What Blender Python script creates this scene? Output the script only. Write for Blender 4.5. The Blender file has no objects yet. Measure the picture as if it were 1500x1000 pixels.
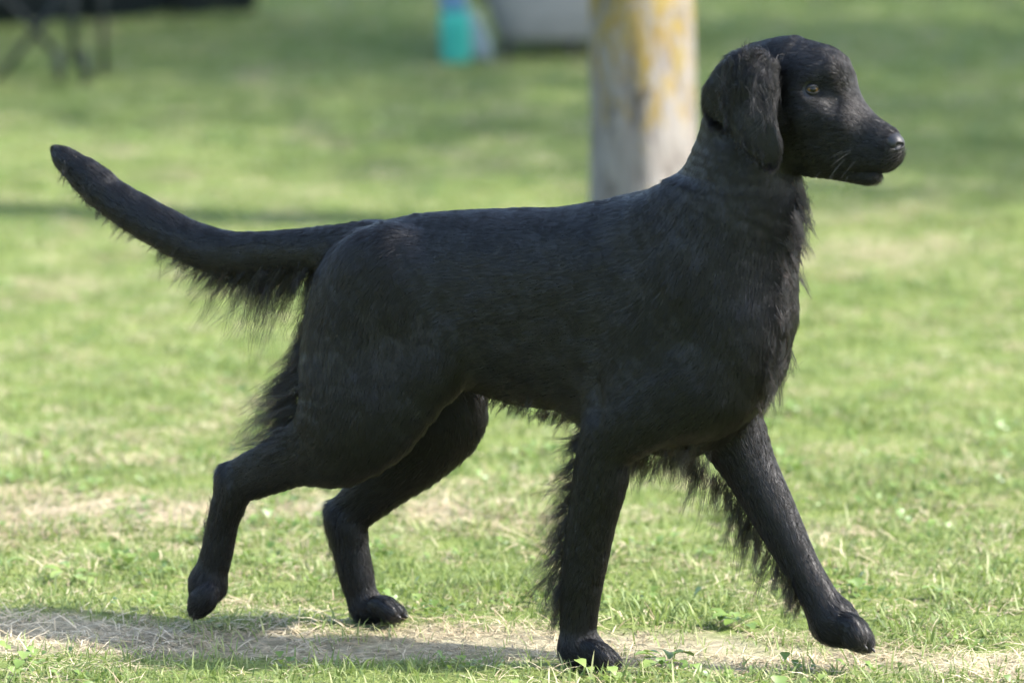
import bpy, math, random, os
import numpy as np
from mathutils import Vector, Matrix

random.seed(7)
rng = np.random.default_rng(7)
C = bpy.context.scene
COL = C.collection
R = math.radians

# ------------------------------------------------------------------ camera
FPX = 7560.0                       # focal length in pixels of a 1500 px wide frame
CAM = np.array([0.0, -7.0, 1.5])
PITCH = math.atan(1145.0 / FPX)
cam_d = bpy.data.cameras.new('camera')
cam = bpy.data.objects.new('camera', cam_d)
COL.objects.link(cam)
cam.location = CAM
cam.rotation_euler = (math.pi / 2 - PITCH, 0, 0)
cam_d.sensor_width = 36.0
cam_d.lens = 36.0 * FPX / 1500.0
cam_d.clip_start = 0.1
cam_d.clip_end = 1000.0
cam_d.dof.use_dof = True
cam_d.dof.focus_distance = 7.06
cam_d.dof.aperture_fstop = 3.6
C.camera = cam

# ------------------------------------------------------------------ sky, sun, exposure
SUN = np.array([0.93, -0.20, 0.95]); SUN /= np.linalg.norm(SUN)
w = bpy.data.worlds.new('World'); C.world = w; w.use_nodes = True
nt = w.node_tree; nt.nodes.clear()
sky = nt.nodes.new('ShaderNodeTexSky'); sky.sky_type = 'NISHITA'; sky.sun_disc = False
sky.sun_elevation = math.asin(SUN[2]); sky.sun_rotation = math.atan2(SUN[0], SUN[1])
sky.air_density = 1.0; sky.dust_density = 2.0; sky.ozone_density = 1.0
bg = nt.nodes.new('ShaderNodeBackground'); bg.inputs[1].default_value = 0.15
wo = nt.nodes.new('ShaderNodeOutputWorld')
nt.links.new(sky.outputs[0], bg.inputs[0]); nt.links.new(bg.outputs[0], wo.inputs[0])
sd = bpy.data.lights.new('sun', 'SUN'); sun = bpy.data.objects.new('sun', sd); COL.objects.link(sun)
sd.energy = 3.2; sd.angle = R(0.6); sd.color = (1.0, 0.955, 0.89)
sun.rotation_euler = Vector(SUN).to_track_quat('Z', 'Y').to_euler()
C.view_settings.view_transform = 'Standard'; C.view_settings.look = 'None'
C.view_settings.gamma = 1.0; C.view_settings.use_curve_mapping = False
C.view_settings.exposure = 2.05
C.render.engine = 'CYCLES'
C.cycles.use_denoising = True
C.cycles.max_bounces = 8
C.cycles.transparent_max_bounces = 8
C.cycles.use_adaptive_sampling = False
C.cycles.sample_clamp_indirect = 5.0
try:
    C.cycles_curves.shape = 'RIBBONS'
except Exception:
    pass

# ------------------------------------------------------------------ helpers
def tag(o, label=None, cat=None, group=None, kind=None):
    if label: o['label'] = label
    if cat: o['category'] = cat
    if group: o['group'] = group
    if kind: o['kind'] = kind
    return o

def empty(name, loc=(0, 0, 0), rz=0.0):
    o = bpy.data.objects.new(name, None); COL.objects.link(o)
    o.location = loc; o.rotation_euler = (0, 0, rz)
    o.empty_display_size = 0.1
    return o

def link(name, data, mat=None, parent=None):
    o = bpy.data.objects.new(name, data); COL.objects.link(o)
    if mat is not None:
        data.materials.append(mat)
    if parent is not None:
        o.parent = parent
    return o

def mesh_np(name, V, F, smooth=True):
    """V (n,3), F (m,k) with a constant number of corners."""
    V = np.asarray(V, np.float32); F = np.asarray(F, np.int32)
    me = bpy.data.meshes.new(name)
    me.vertices.add(len(V)); me.vertices.foreach_set('co', V.ravel())
    m, k = F.shape
    me.loops.add(m * k); me.loops.foreach_set('vertex_index', F.ravel())
    me.polygons.add(m)
    me.polygons.foreach_set('loop_start', np.arange(0, m * k, k, dtype=np.int32))
    me.polygons.foreach_set('loop_total', np.full(m, k, np.int32))
    me.polygons.foreach_set('use_smooth', np.full(m, smooth, bool))
    me.update(calc_edges=True)
    me.validate()
    return me

class MB:
    """collects simple solids into one mesh"""
    def __init__(s): s.v = []; s.f = []
    def box(s, c, d, rot=None):
        b = len(s.v)
        M = rot if rot is not None else Matrix.Identity(3)
        for z in (-.5, .5):
            for y in (-.5, .5):
                for x in (-.5, .5):
                    s.v.append(tuple(Vector(c) + M @ Vector((x * d[0], y * d[1], z * d[2]))))
        for q in ((0, 2, 3, 1), (4, 5, 7, 6), (0, 1, 5, 4), (2, 6, 7, 3), (0, 4, 6, 2), (1, 3, 7, 5)):
            s.f.append([b + i for i in q])
        return s
    def tube(s, pts, r, n=10):
        pts = [Vector(p) for p in pts]
        rr = r if isinstance(r, (list, tuple)) else [r] * len(pts)
        b = len(s.v)
        for i, p in enumerate(pts):
            t = (pts[min(i + 1, len(pts) - 1)] - pts[max(i - 1, 0)]).normalized()
            a = t.orthogonal().normalized() if i == 0 else (a - t * a.dot(t)).normalized()
            c = t.cross(a)
            for j in range(n):
                th = 2 * math.pi * j / n
                s.v.append(tuple(p + (a * math.cos(th) + c * math.sin(th)) * rr[i]))
        for i in range(len(pts) - 1):
            for j in range(n):
                s.f.append([b + i * n + j, b + i * n + (j + 1) % n, b + (i + 1) * n + (j + 1) % n, b + (i + 1) * n + j])
        s.f.append([b + j for j in range(n)][::-1]); e = b + (len(pts) - 1) * n
        s.f.append([e + j for j in range(n)])
        return s
    def build(s, name, mat, parent=None, smooth=False, bevel=0.0):
        me = bpy.data.meshes.new(name); me.from_pydata(s.v, [], s.f); me.update()
        if smooth: me.polygons.foreach_set('use_smooth', [True] * len(me.polygons))
        o = link(name, me, mat, parent)
        if bevel:
            m = o.modifiers.new('bevel', 'BEVEL'); m.width = bevel; m.segments = 2
        return o

class NT:
    def __init__(s, name):
        s.m = bpy.data.materials.new(name); s.m.use_nodes = True
        s.t = s.m.node_tree; s.t.nodes.clear()
        s.out = s.n('ShaderNodeOutputMaterial')
    def n(s, typ, **kw):
        x = s.t.nodes.new(typ)
        for k, v in kw.items(): setattr(x, k, v)
        return x
    def l(s, a, b): s.t.links.new(a, b)
    def noise(s, vec, scale, detail=4, rough=.6, dist=0.0):
        x = s.n('ShaderNodeTexNoise'); x.inputs['Scale'].default_value = scale
        x.inputs['Detail'].default_value = detail; x.inputs['Roughness'].default_value = rough
        x.inputs['Distortion'].default_value = dist
        if vec is not None: s.l(vec, x.inputs['Vector'])
        return x.outputs['Fac']
    def scaled(s, vec, sc):
        x = s.n('ShaderNodeMapping'); x.inputs['Scale'].default_value = sc; s.l(vec, x.inputs['Vector']); return x.outputs[0]
    def ramp(s, fac, stops):
        x = s.n('ShaderNodeValToRGB'); e = x.color_ramp.elements
        while len(e) < len(stops): e.new(0.5)
        for i, (p, c) in enumerate(stops):
            e[i].position = p; e[i].color = (*c, 1) if len(c) == 3 else c
        s.l(fac, x.inputs[0]); return x.outputs[0]
    def mix(s, f, a, b, typ='MIX'):
        x = s.n('ShaderNodeMix', data_type='RGBA', blend_type=typ)
        for v, i in ((f, 0), (a, 6), (b, 7)):
            if isinstance(v, (int, float)): x.inputs[i].default_value = v
            elif isinstance(v, tuple): x.inputs[i].default_value = (*v, 1)
            else: s.l(v, x.inputs[i])
        return x.outputs[2]
    def math(s, op, a, b=0.0, c=None):
        x = s.n('ShaderNodeMath', operation=op)
        for i, v in enumerate((a, b) if c is None else (a, b, c)):
            if isinstance(v, (int, float)): x.inputs[i].default_value = v
            else: s.l(v, x.inputs[i])
        return x.outputs[0]
    def bump(s, h, strength=.5, dist=.01):
        x = s.n('ShaderNodeBump'); x.inputs['Strength'].default_value = strength
        x.inputs['Distance'].default_value = dist; s.l(h, x.inputs['Height']); return x.outputs[0]
    def bsdf(s, col, rough=.7, spec=.5, normal=None, **kw):
        b = s.n('ShaderNodeBsdfPrincipled')
        if isinstance(col, tuple): b.inputs['Base Color'].default_value = (*col, 1)
        else: s.l(col, b.inputs['Base Color'])
        if isinstance(rough, (int, float)): b.inputs['Roughness'].default_value = rough
        else: s.l(rough, b.inputs['Roughness'])
        b.inputs['Specular IOR Level'].default_value = spec
        if normal is not None: s.l(normal, b.inputs['Normal'])
        for k, v in kw.items(): b.inputs[k].default_value = v
        return b
    def done(s, sh): s.l(sh.outputs[0] if hasattr(sh, 'outputs') else sh, s.out.inputs[0]); return s.m

def geo_pos(N): return N.n('ShaderNodeNewGeometry').outputs['Position']

# ================================================================== GROUND

def vnoise2(x, y, sc, seed):
    r = np.random.default_rng(seed); G = r.random((257, 257))
    X, Y = np.asarray(x) * sc + 57.3, np.asarray(y) * sc + 31.7
    ix, iy = np.floor(X).astype(int), np.floor(Y).astype(int); fx, fy = X - ix, Y - iy
    fx, fy = fx * fx * (3 - 2 * fx), fy * fy * (3 - 2 * fy)
    g = lambda a, b: G[a % 256, b % 256]
    return (g(ix, iy) * (1 - fx) + g(ix + 1, iy) * fx) * (1 - fy) + (g(ix, iy + 1) * (1 - fx) + g(ix + 1, iy + 1) * fx) * fy
def fbm2(x, y, sc, seed, o=4):
    t = 0; a = .5; n = 0
    for i in range(o):
        t = t + a * vnoise2(x, y, sc * 2 ** i, seed + i); n += a; a *= .55
    return t / n
def path_mask(x, y):
    c = .06 - .13 * x + .10 * (fbm2(x, y * 0, 1.5, 40) - .5)
    wd = .13 + .05 * (fbm2(x, y * 0, 2.0, 44) - .5)
    d = np.abs(y - c) / wd + 1.5 * (fbm2(x, y * 1.4, 5, 50) - .5)
    return np.clip(1.40 - d, 0, 1) * np.clip(.45 + 1.1 * fbm2(x, y * 1.6, 5, 60), 0, 1)
def dryness(x, y):
    m = path_mask(x, y)
    n1 = fbm2(x, y * .8, 2.2, 11); n2 = fbm2(x, y * .6, .7, 21)
    d = (np.clip((n1 - .50) * 3.2, 0, 1) * .42 + np.clip((n2 - .5) * 2.0, 0, 1) * .20) * np.clip(1.25 - y * .08, .5, 1)
    band = np.exp(-((y - 1.12 - .1 * x) / .22) ** 2) * np.clip(.45 - x, 0, 1) ** .5 * 1.0
    band2 = np.exp(-((y - 4.0) / .9) ** 2) * .12 + np.exp(-((y - 8.6) / .5) ** 2) * .1
    d = np.maximum(d, band * np.clip(n1 * 1.7, 0, 1)) + band2 * n1
    return np.clip(np.maximum(d, m * .88), 0, 1)

def m_ground():
    N = NT('turf_and_soil'); p = geo_pos(N)
    at = N.n('ShaderNodeAttribute'); at.attribute_name = 'dry'
    n1 = N.noise(p, 60, 6, .7); n2 = N.noise(p, 9, 5); n3 = N.noise(p, .9, 4)
    green = N.ramp(N.math('ADD', N.math('MULTIPLY', n1, .6), N.math('MULTIPLY', n3, .4)), [(.3, (.07, .10, .028)), (.5, (.14, .18, .05)), (.72, (.24, .25, .10))])
    soil = N.ramp(n1, [(.28, (.12, .105, .065)), (.5, (.28, .25, .165)), (.72, (.42, .38, .26))])
    f = N.ramp(N.math('ADD', at.outputs['Fac'], N.math('MULTIPLY', N.math('SUBTRACT', n2, .5), .8)), [(.35, (0, 0, 0)), (.75, (1, 1, 1))])
    col = N.mix(f, green, soil)
    return N.done(N.bsdf(col, .95, .1, N.bump(n1, .9, .012)))
GM = m_ground()
xs = np.unique(np.concatenate([np.linspace(-300, -40, 12), np.linspace(-40, -3.2, 20), np.arange(-3.2, 3.2, .035), np.linspace(3.2, 40, 20), np.linspace(40, 300, 12)]))
ys = np.unique(np.concatenate([np.linspace(-60, -1.6, 14), np.arange(-1.6, 5, .03), np.arange(5, 14, .07), np.linspace(14, 60, 24), np.linspace(60, 400, 12)]))
gx, gy = np.meshgrid(xs, ys, indexing='ij')
gz = (fbm2(gx, gy, 3, 70) - .5) * .016 + (fbm2(gx, gy, 14, 77) - .5) * .006 - .004 * path_mask(gx, gy)
gz = np.where(np.abs(gx) > 20, 0, gz)
V = np.stack([gx, gy, gz], -1).reshape(-1, 3)
nx, ny = gx.shape; ii = np.arange(nx * ny).reshape(nx, ny)
F = np.stack([ii[:-1, :-1], ii[1:, :-1], ii[1:, 1:], ii[:-1, 1:]], -1).reshape(-1, 4)
gme = mesh_np('ground', V, F)
gme.attributes.new('dry', 'FLOAT', 'POINT').data.foreach_set('value', dryness(gx, gy).astype(np.float32).ravel())
tag(link('ground', gme, GM), kind='structure')

def m_blade(name, stops, trans=.45, rough=.5):
    N = NT(name); p = geo_pos(N)
    tone = N.n('ShaderNodeAttribute'); tone.attribute_name = 'tone'
    oi = N.n('ShaderNodeObjectInfo')
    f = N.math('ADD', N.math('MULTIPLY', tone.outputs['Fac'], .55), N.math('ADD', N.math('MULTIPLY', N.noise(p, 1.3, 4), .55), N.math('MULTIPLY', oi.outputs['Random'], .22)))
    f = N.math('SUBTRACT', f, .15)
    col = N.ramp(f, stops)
    d = N.bsdf(col, rough, .4); t = N.n('ShaderNodeBsdfTranslucent'); N.l(N.mix(.25, col, (.30, .40, .06)), t.inputs[0])
    mx = N.n('ShaderNodeMixShader'); mx.inputs[0].default_value = trans; N.l(d.outputs[0], mx.inputs[1]); N.l(t.outputs[0], mx.inputs[2])
    return N.done(mx)
M_GREEN = m_blade('grass_blade', [(.15, (.100, .145, .040)), (.36, (.150, .208, .058)), (.56, (.200, .262, .084)), (.74, (.285, .315, .13)), (.95, (.44, .41, .24))])
M_STRAW = m_blade('dry_straw', [(.1, (.20, .15, .09)), (.45, (.42, .34, .21)), (.8, (.62, .54, .38))], .15, .6)
M_WEED = m_blade('broad_leaf', [(.1, (.08, .14, .03)), (.5, (.15, .225, .055)), (.9, (.24, .31, .10))], .35, .4)

def blades(n, rad, h0, h1, lean, w0, segs=4, flat=0.0, seed=0, tone=(0, 1)):
    r = np.random.default_rng(seed); V = []; F = []; T = []
    for i in range(n):
        a, q = r.random() * 6.283, rad * math.sqrt(r.random())
        bx, by = q * math.cos(a), q * math.sin(a)
        L = h0 + (h1 - h0) * r.random() ** 1.4; az = r.random() * 6.283; ln = lean * (.25 + r.random())
        el = math.pi / 2 - ln * .5 - flat; wd = w0 * (.6 + .7 * r.random()); tn = tone[0] + (tone[1] - tone[0]) * r.random()
        p = np.array([bx, by, -.004 + (.008 * r.random() if flat else 0)]); tw = az + math.pi / 2 + r.normal() * .5
        side = np.array([math.cos(tw), math.sin(tw), 0])
        b = len(V)
        for j in range(segs + 1):
            t = j / segs
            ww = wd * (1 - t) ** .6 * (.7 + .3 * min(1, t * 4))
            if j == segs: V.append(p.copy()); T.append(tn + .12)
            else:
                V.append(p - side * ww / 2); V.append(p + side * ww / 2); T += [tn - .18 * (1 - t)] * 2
            e = el - ln * t * 1.2
            p = p + np.array([math.cos(az) * math.cos(e), math.sin(az) * math.cos(e), math.sin(e)]) * L / segs
            if flat and p[2] < .001: p[2] = .001 + .004 * r.random()
        for j in range(segs - 1):
            F.append((b + 2 * j, b + 2 * j + 1, b + 2 * j + 3, b + 2 * j + 2))
        e = b + 2 * (segs - 1); F.append((e, e + 1, e + 2))
    return V, F, T
def leafy(n, rad, size, seed, up=.4, aspect=.55):
    r = np.random.default_rng(seed); V = []; F = []; T = []
    for i in range(n):
        az = 6.283 * (i / n) + r.normal() * .3; L = size * (.6 + .6 * r.random()); el = up * (.4 + r.random())
        q = rad * r.random(); o = np.array([q * math.cos(az), q * math.sin(az), .004 + .012 * r.random()])
        d = np.array([math.cos(az) * math.cos(el), math.sin(az) * math.cos(el), math.sin(el)]); sd_ = np.array([-math.sin(az), math.cos(az), 0])
        b = len(V); tn = r.random()
        prof = [(0, .12), (.25, .55), (.55, 1), (.85, .7), (1, .05)]
        for t, ww in prof:
            c = o + d * L * t + np.array([0, 0, -L * .35 * t * t])
            V += [c - sd_ * L * aspect * .5 * ww + np.array([0, 0, .1 * L * ww]), c, c + sd_ * L * aspect * .5 * ww + np.array([0, 0, .1 * L * ww])]; T += [tn, tn - .15, tn]
        for j in range(4):
            F += [(b + 3 * j, b + 3 * j + 1, b + 3 * j + 4, b + 3 * j + 3), (b + 3 * j + 1, b + 3 * j + 2, b + 3 * j + 5, b + 3 * j + 4)]
    return V, F, T
kinds = []
def proto(name, vft, mat):
    me = bpy.data.meshes.new(name); me.from_pydata([tuple(map(float, v)) for v in vft[0]], [], vft[1]); me.update()
    me.polygons.foreach_set('use_smooth', [True] * len(me.polygons))
    me.attributes.new('tone', 'FLOAT', 'POINT').data.foreach_set('value', np.array(vft[2], np.float32))
    me.materials.append(mat); o = bpy.data.objects.new(name, me); return o
tuft_col = bpy.data.collections.new('turf_sources')          # never linked to the scene: only read by the scatter
def add(vft, mat):
    o = proto('tuft_%02d' % len(kinds), vft, mat); tuft_col.objects.link(o); kinds.append(o)
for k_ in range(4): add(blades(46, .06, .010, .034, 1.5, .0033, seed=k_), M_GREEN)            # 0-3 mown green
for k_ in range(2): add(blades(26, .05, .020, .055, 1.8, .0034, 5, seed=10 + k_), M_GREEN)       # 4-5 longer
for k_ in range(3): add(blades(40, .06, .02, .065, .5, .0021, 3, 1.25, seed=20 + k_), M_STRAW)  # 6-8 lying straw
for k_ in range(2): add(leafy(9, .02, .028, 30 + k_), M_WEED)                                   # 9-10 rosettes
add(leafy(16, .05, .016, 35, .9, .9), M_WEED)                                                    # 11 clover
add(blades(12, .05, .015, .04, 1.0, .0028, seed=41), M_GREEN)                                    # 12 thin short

def scatter(name, regions):
    P = []; I = []; S = []; RT = []
    for (y0, y1, dens, sc) in regions:
        hw = lambda y: (y + 7) * .0993 + .75
        area = (y1 - y0) * 2 * hw(y1); n = int(area * dens)
        x = (rng.random(n) * 2 - 1) * hw(y1); y = y0 + (y1 - y0) * rng.random(n)
        ok = np.abs(x) < hw(y); x, y = x[ok], y[ok]; n = len(x)
        dr = dryness(x, y); pm = path_mask(x, y); r = rng.random(n); r2 = rng.random(n); lush = fbm2(x, y, 3.2, 90)
        straw = r < dr * .78 + .12
        k = rng.integers(0, 4, n)
        k = np.where(r2 < .10 + .35 * (lush > .56), rng.integers(4, 6, n), k)
        k = np.where((r2 > .95) & (lush > .50), rng.integers(9, 11, n), k)
        k = np.where((r2 > .86) & (r2 <= .92), 11, k)
        k = np.where(straw, rng.integers(6, 9, n), k)
        k = np.where(~straw & (pm > .4), 12, k)
        keep = np.ones(n, bool) 
        x, y, k, pm, lush = x[keep], y[keep], k[keep], pm[keep], lush[keep]; n = len(x)
        s_ = sc * (.65 + .6 * rng.random(n)) * (.75 + .5 * lush * np.clip((4 - y) / 3, .35, 1)) * np.where((k < 6), 1 - .35 * pm, 1)
        z = (fbm2(x, y, 3, 70) - .5) * .016 + (fbm2(x, y, 14, 77) - .5) * .006 - .004 * pm
        P.append(np.stack([x, y, z], -1)); I.append(k); S.append(s_); RT.append(rng.random(n) * 6.283)
    P = np.concatenate(P); I = np.concatenate(I); S = np.concatenate(S); RT = np.concatenate(RT)
    me = bpy.data.meshes.new(name); me.vertices.add(len(P)); me.vertices.foreach_set('co', P.astype(np.float32).ravel())
    me.attributes.new('kind', 'INT', 'POINT').data.foreach_set('value', I.astype(np.int32))
    me.attributes.new('size', 'FLOAT', 'POINT').data.foreach_set('value', S.astype(np.float32))
    rot = np.stack([rng.normal(size=len(P)) * .08, rng.normal(size=len(P)) * .08, RT], -1)
    me.attributes.new('turn', 'FLOAT_VECTOR', 'POINT').data.foreach_set('vector', rot.astype(np.float32).ravel())
    o = link(name, me); g = bpy.data.node_groups.new(name + '_scatter', 'GeometryNodeTree')
    g.interface.new_socket('Geometry', in_out='INPUT', socket_type='NodeSocketGeometry')
    g.interface.new_socket('Geometry', in_out='OUTPUT', socket_type='NodeSocketGeometry')
    n = g.nodes; gi = n.new('NodeGroupInput'); go = n.new('NodeGroupOutput')
    ci = n.new('GeometryNodeCollectionInfo'); ci.inputs['Collection'].default_value = tuft_col
    ci.inputs['Separate Children'].default_value = True; ci.inputs['Reset Children'].default_value = True
    ip = n.new('GeometryNodeInstanceOnPoints'); ip.inputs['Pick Instance'].default_value = True
    def na(nm, ty):
        a = n.new('GeometryNodeInputNamedAttribute'); a.data_type = ty; a.inputs['Name'].default_value = nm
        return [q for q in a.outputs if q.enabled and q.name == 'Attribute'][0]
    g.links.new(gi.outputs[0], ip.inputs['Points']); g.links.new(ci.outputs[0], ip.inputs['Instance'])
    g.links.new(na('kind', 'INT'), ip.inputs['Instance Index'])
    er = n.new('FunctionNodeEulerToRotation'); g.links.new(na('turn', 'FLOAT_VECTOR'), er.inputs[0]); g.links.new(er.outputs[0], ip.inputs['Rotation'])
    g.links.new(na('size', 'FLOAT'), ip.inputs['Scale'])
    g.links.new(ip.outputs[0], go.inputs[0])
    o.modifiers.new('scatter', 'NODES').node_group = g
    return o
tag(scatter('grass', [(-1.3, 1.6, 700, 1.0), (1.6, 6, 520, 1.05), (6, 14, 300, 1.25)]), kind='stuff')

# ================================================================== TREES
def m_bark():
    N = NT('lichen_bark'); p = N.n('ShaderNodeTexCoord').outputs['Object']
    a = N.noise(N.scaled(p, (9, 9, 3.5)), 2.4, 7, .68); b = N.noise(N.scaled(p, (14, 14, 6)), 1.9, 7, .72, .5); c = N.noise(N.scaled(p, (24, 24, 5)), 2, 5)
    base = N.ramp(a, [(.30, (.085, .074, .066)), (.45, (.165, .148, .132)), (.62, (.215, .20, .182)), (.8, (.26, .245, .225))])
    z = N.n('ShaderNodeSeparateXYZ'); N.l(p, z.inputs[0])
    hgt = N.n('ShaderNodeMapRange'); hgt.inputs['From Min'].default_value = .14; hgt.inputs['From Max'].default_value = .46; N.l(z.outputs[2], hgt.inputs[0])
    hgt.inputs['To Min'].default_value = -.13; hgt.inputs['To Max'].default_value = .035
    f = N.ramp(N.math('ADD', b, hgt.outputs[0]), [(.475, (0, 0, 0)), (.54, (1, 1, 1))])
    ych = N.ramp(c, [(.3, (.17, .105, .02)), (.55, (.225, .16, .030)), (.75, (.19, .16, .055))])
    base = N.mix(N.math('MULTIPLY', f, .85), base, ych)
    dk = N.ramp(N.noise(N.scaled(p, (9, 9, 6)), 2.2, 4), [(.60, (1, 1, 1)), (.68, (.45, .44, .43))])
    base = N.mix(1.0, base, dk, 'MULTIPLY')
    return N.done(N.bsdf(base, .9, .15, N.bump(N.math('ADD', a, N.math('MULTIPLY', c, .5)), .8, .02)))
BARK = m_bark()
def m_leaf():
    N = NT('tree_leaf'); oi = N.n('ShaderNodeObjectInfo'); p = geo_pos(N)
    col = N.ramp(N.noise(p, 2.0, 3), [(.3, (.035, .07, .018)), (.7, (.08, .13, .03))])
    d = N.bsdf(col, .5, .4); t = N.n('ShaderNodeBsdfTranslucent'); N.l(col, t.inputs[0])
    mx = N.n('ShaderNodeMixShader'); mx.inputs[0].default_value = .35; N.l(d.outputs[0], mx.inputs[1]); N.l(t.outputs[0], mx.inputs[2]); return N.done(mx)
LEAF = m_leaf()
def tree(name, x, y, r0, hgt, zc, rad, nleaf, label, group=None, leaf=.09, seed=1):
    t = empty(name, (x, y, 0)); tag(t, label, 'tree', group)
    r = np.random.default_rng(seed)
    V = []; F = []; nz, nr = 70, 40
    for i in range(nz):
        z = -.1 + (hgt + .1) * (i / (nz - 1)) ** 1.6
        rr = r0 * (1 - .45 * max(z, 0) / hgt) * (1 + .12 * math.exp(-max(z, 0) / .03))
        cx, cy = .03 * math.sin(z * .9 + seed), .03 * math.sin(z * .7 + 2 * seed)
        for j in range(nr):
            a = 2 * math.pi * j / nr
            q = rr * (1 + .035 * math.sin(3 * a + z * 1.5) + .02 * math.sin(7 * a - z * 4) + .012 * math.sin(13 * a + z * 11))
            V.append((cx + q * math.cos(a), cy + q * math.sin(a), z))
    for i in range(nz - 1):
        for j in range(nr): F.append((i * nr + j, i * nr + (j + 1) % nr, (i + 1) * nr + (j + 1) % nr, (i + 1) * nr + j))
    link('trunk', mesh_np('trunk', V, F), BARK, t)
    tips = []
    for b in range(9):
        a = 6.283 * b / 9 + r.normal() * .3; z0 = hgt * (.55 + .4 * r.random()); e = .4 + .5 * r.random(); L = rad * (.8 + .3 * r.random())
        pts_ = [(0, 0, z0)]
        for q in (.35, .7, 1): pts_.append((L * q * math.cos(a) * math.cos(e), L * q * math.sin(a) * math.cos(e), z0 + L * q * math.sin(e) * 1.1))
        MB().tube(pts_, [r0 * .4, r0 * .28, r0 * .18, r0 * .07], 8).build('limb', BARK, t, True)
    nc = 60
    d = r.normal(size=(nc, 3)); d /= np.linalg.norm(d, axis=1, keepdims=True)
    cc = d * (rad * r.random((nc, 1)) ** .4) * np.array([1, 1, .72]) + np.array([0, 0, zc])
    idx = r.integers(0, nc, nleaf); c = cc[idx] + r.normal(size=(nleaf, 3)) * rad * .14
    u = r.normal(size=(nleaf, 3)); u /= np.linalg.norm(u, axis=1, keepdims=True); v = np.cross(u, r.normal(size=(nleaf, 3))); v /= np.linalg.norm(v, axis=1, keepdims=True)
    sz = leaf * (.6 + .7 * r.random((nleaf, 1)))
    W = np.stack([c - u * sz * .5, c + v * sz * .32, c + u * sz * .55, c - v * sz * .32], 1).reshape(-1, 3)
    o = link('crown', mesh_np('crown', W, np.arange(nleaf * 4).reshape(-1, 4), False), LEAF, t)
    return t
tree('tree', .300, 4.6, .123, 5.0, 6.1, 1.7, 6000, 'pale tree trunk spotted with yellow lichen standing behind the dog', seed=3)
for i, (x, y, zc, rad, nl, lb) in enumerate(((3.4, 8.4, 5.0, 2.6, 15000, 'tree shading the far lawn, nearest of the row on the right'),
                                        (6.3, 8.4, 5.0, 2.6, 15000, 'tree shading the far lawn, outermost of the row on the right'),
                                        (4.4, 12.3, 4.8, 2.9, 15000, 'tree shading the far lawn, farthest back on the right'),
                                        (6.1, 5.2, 5.4, 1.35, 4200, 'slender thin-leaved tree standing off to the right'))):
    tree('tree', x, y, .12, zc, zc, rad, nl, lb, 'shade trees along the right of the lawn', seed=11 + i)

# ================================================================== THINGS AT THE BACK OF THE LAWN
def m_cloth(name, c1, c2, sc=14, rough=.85):
    N = NT(name); p = N.n('ShaderNodeTexCoord').outputs['Object']
    n = N.noise(p, sc, 4); w_ = N.n('ShaderNodeTexWave'); w_.inputs['Scale'].default_value = 120; N.l(p, w_.inputs['Vector'])
    return N.done(N.bsdf(N.ramp(n, [(.3, c1), (.7, c2)]), rough, .2, N.bump(N.math('ADD', n, N.math('MULTIPLY', w_.outputs['Fac'], .1)), .4, .01)))
GREY = m_cloth('grey_canvas', (.20, .198, .183), (.25, .243, .225)); GREYD = m_cloth('dark_webbing', (.03, .032, .034), (.05, .05, .052))
TEAL = m_cloth('teal_fabric', (.025, .24, .19), (.05, .34, .27)); BLUE = m_cloth('blue_fabric', (.10, .20, .34), (.14, .26, .42)); PALE = m_cloth('pale_blue_cloth', (.17, .22, .25), (.24, .29, .32))
DARKM = m_cloth('dark_painted_metal', (.012, .016, .017), (.02, .024, .025), rough=.5); NAVY = m_cloth('dark_screen_fabric', (.012, .018, .021), (.02, .027, .03), 3)
def hull(name, rows, mat, parent, bev=.012):
    """rows of (z, x0, x1, y0, y1) stacked into one closed shell"""
    V = []; F = []; k = 6
    def ring(z, x0, x1, y0, y1):
        out = []
        for (sx, sy) in ((1, 1), (0, 1), (0, 0), (1, 0)):
            pass
        n = 24; cx, cy, hx, hy = (x0 + x1) / 2, (y0 + y1) / 2, (x1 - x0) / 2, (y1 - y0) / 2
        for j in range(n):
            a = 2 * math.pi * j / n; c_, s_ = math.cos(a), math.sin(a); e = .35
            out.append((cx + hx * math.copysign(abs(c_) ** e, c_), cy + hy * math.copysign(abs(s_) ** e, s_), z))
        return out
    for rw in rows: V += ring(*rw)
    n = 24
    for i in range(len(rows) - 1):
        for j in range(n): F.append((i * n + j, i * n + (j + 1) % n, (i + 1) * n + (j + 1) % n, (i + 1) * n + j))
    F.append(tuple(range(n))[::-1]); F.append(tuple((len(rows) - 1) * n + j for j in range(n)))
    me = bpy.data.meshes.new(name); me.from_pydata(V, [], F); me.update(); me.polygons.foreach_set('use_smooth', [True] * len(F))
    return link(name, me, mat, parent)
def gp(u, v):
    d = ray(u, v); t = -CAM[2] / d[2]; return CAM + d * t
def ray(u, v):
    d = np.array([(u - 750) / FPX, 1.0, -(v - 500) / FPX]); cp, sp = math.cos(PITCH), math.sin(PITCH)
    return np.array([d[0], d[1] * cp + d[2] * sp, -d[1] * sp + d[2] * cp])
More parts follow.
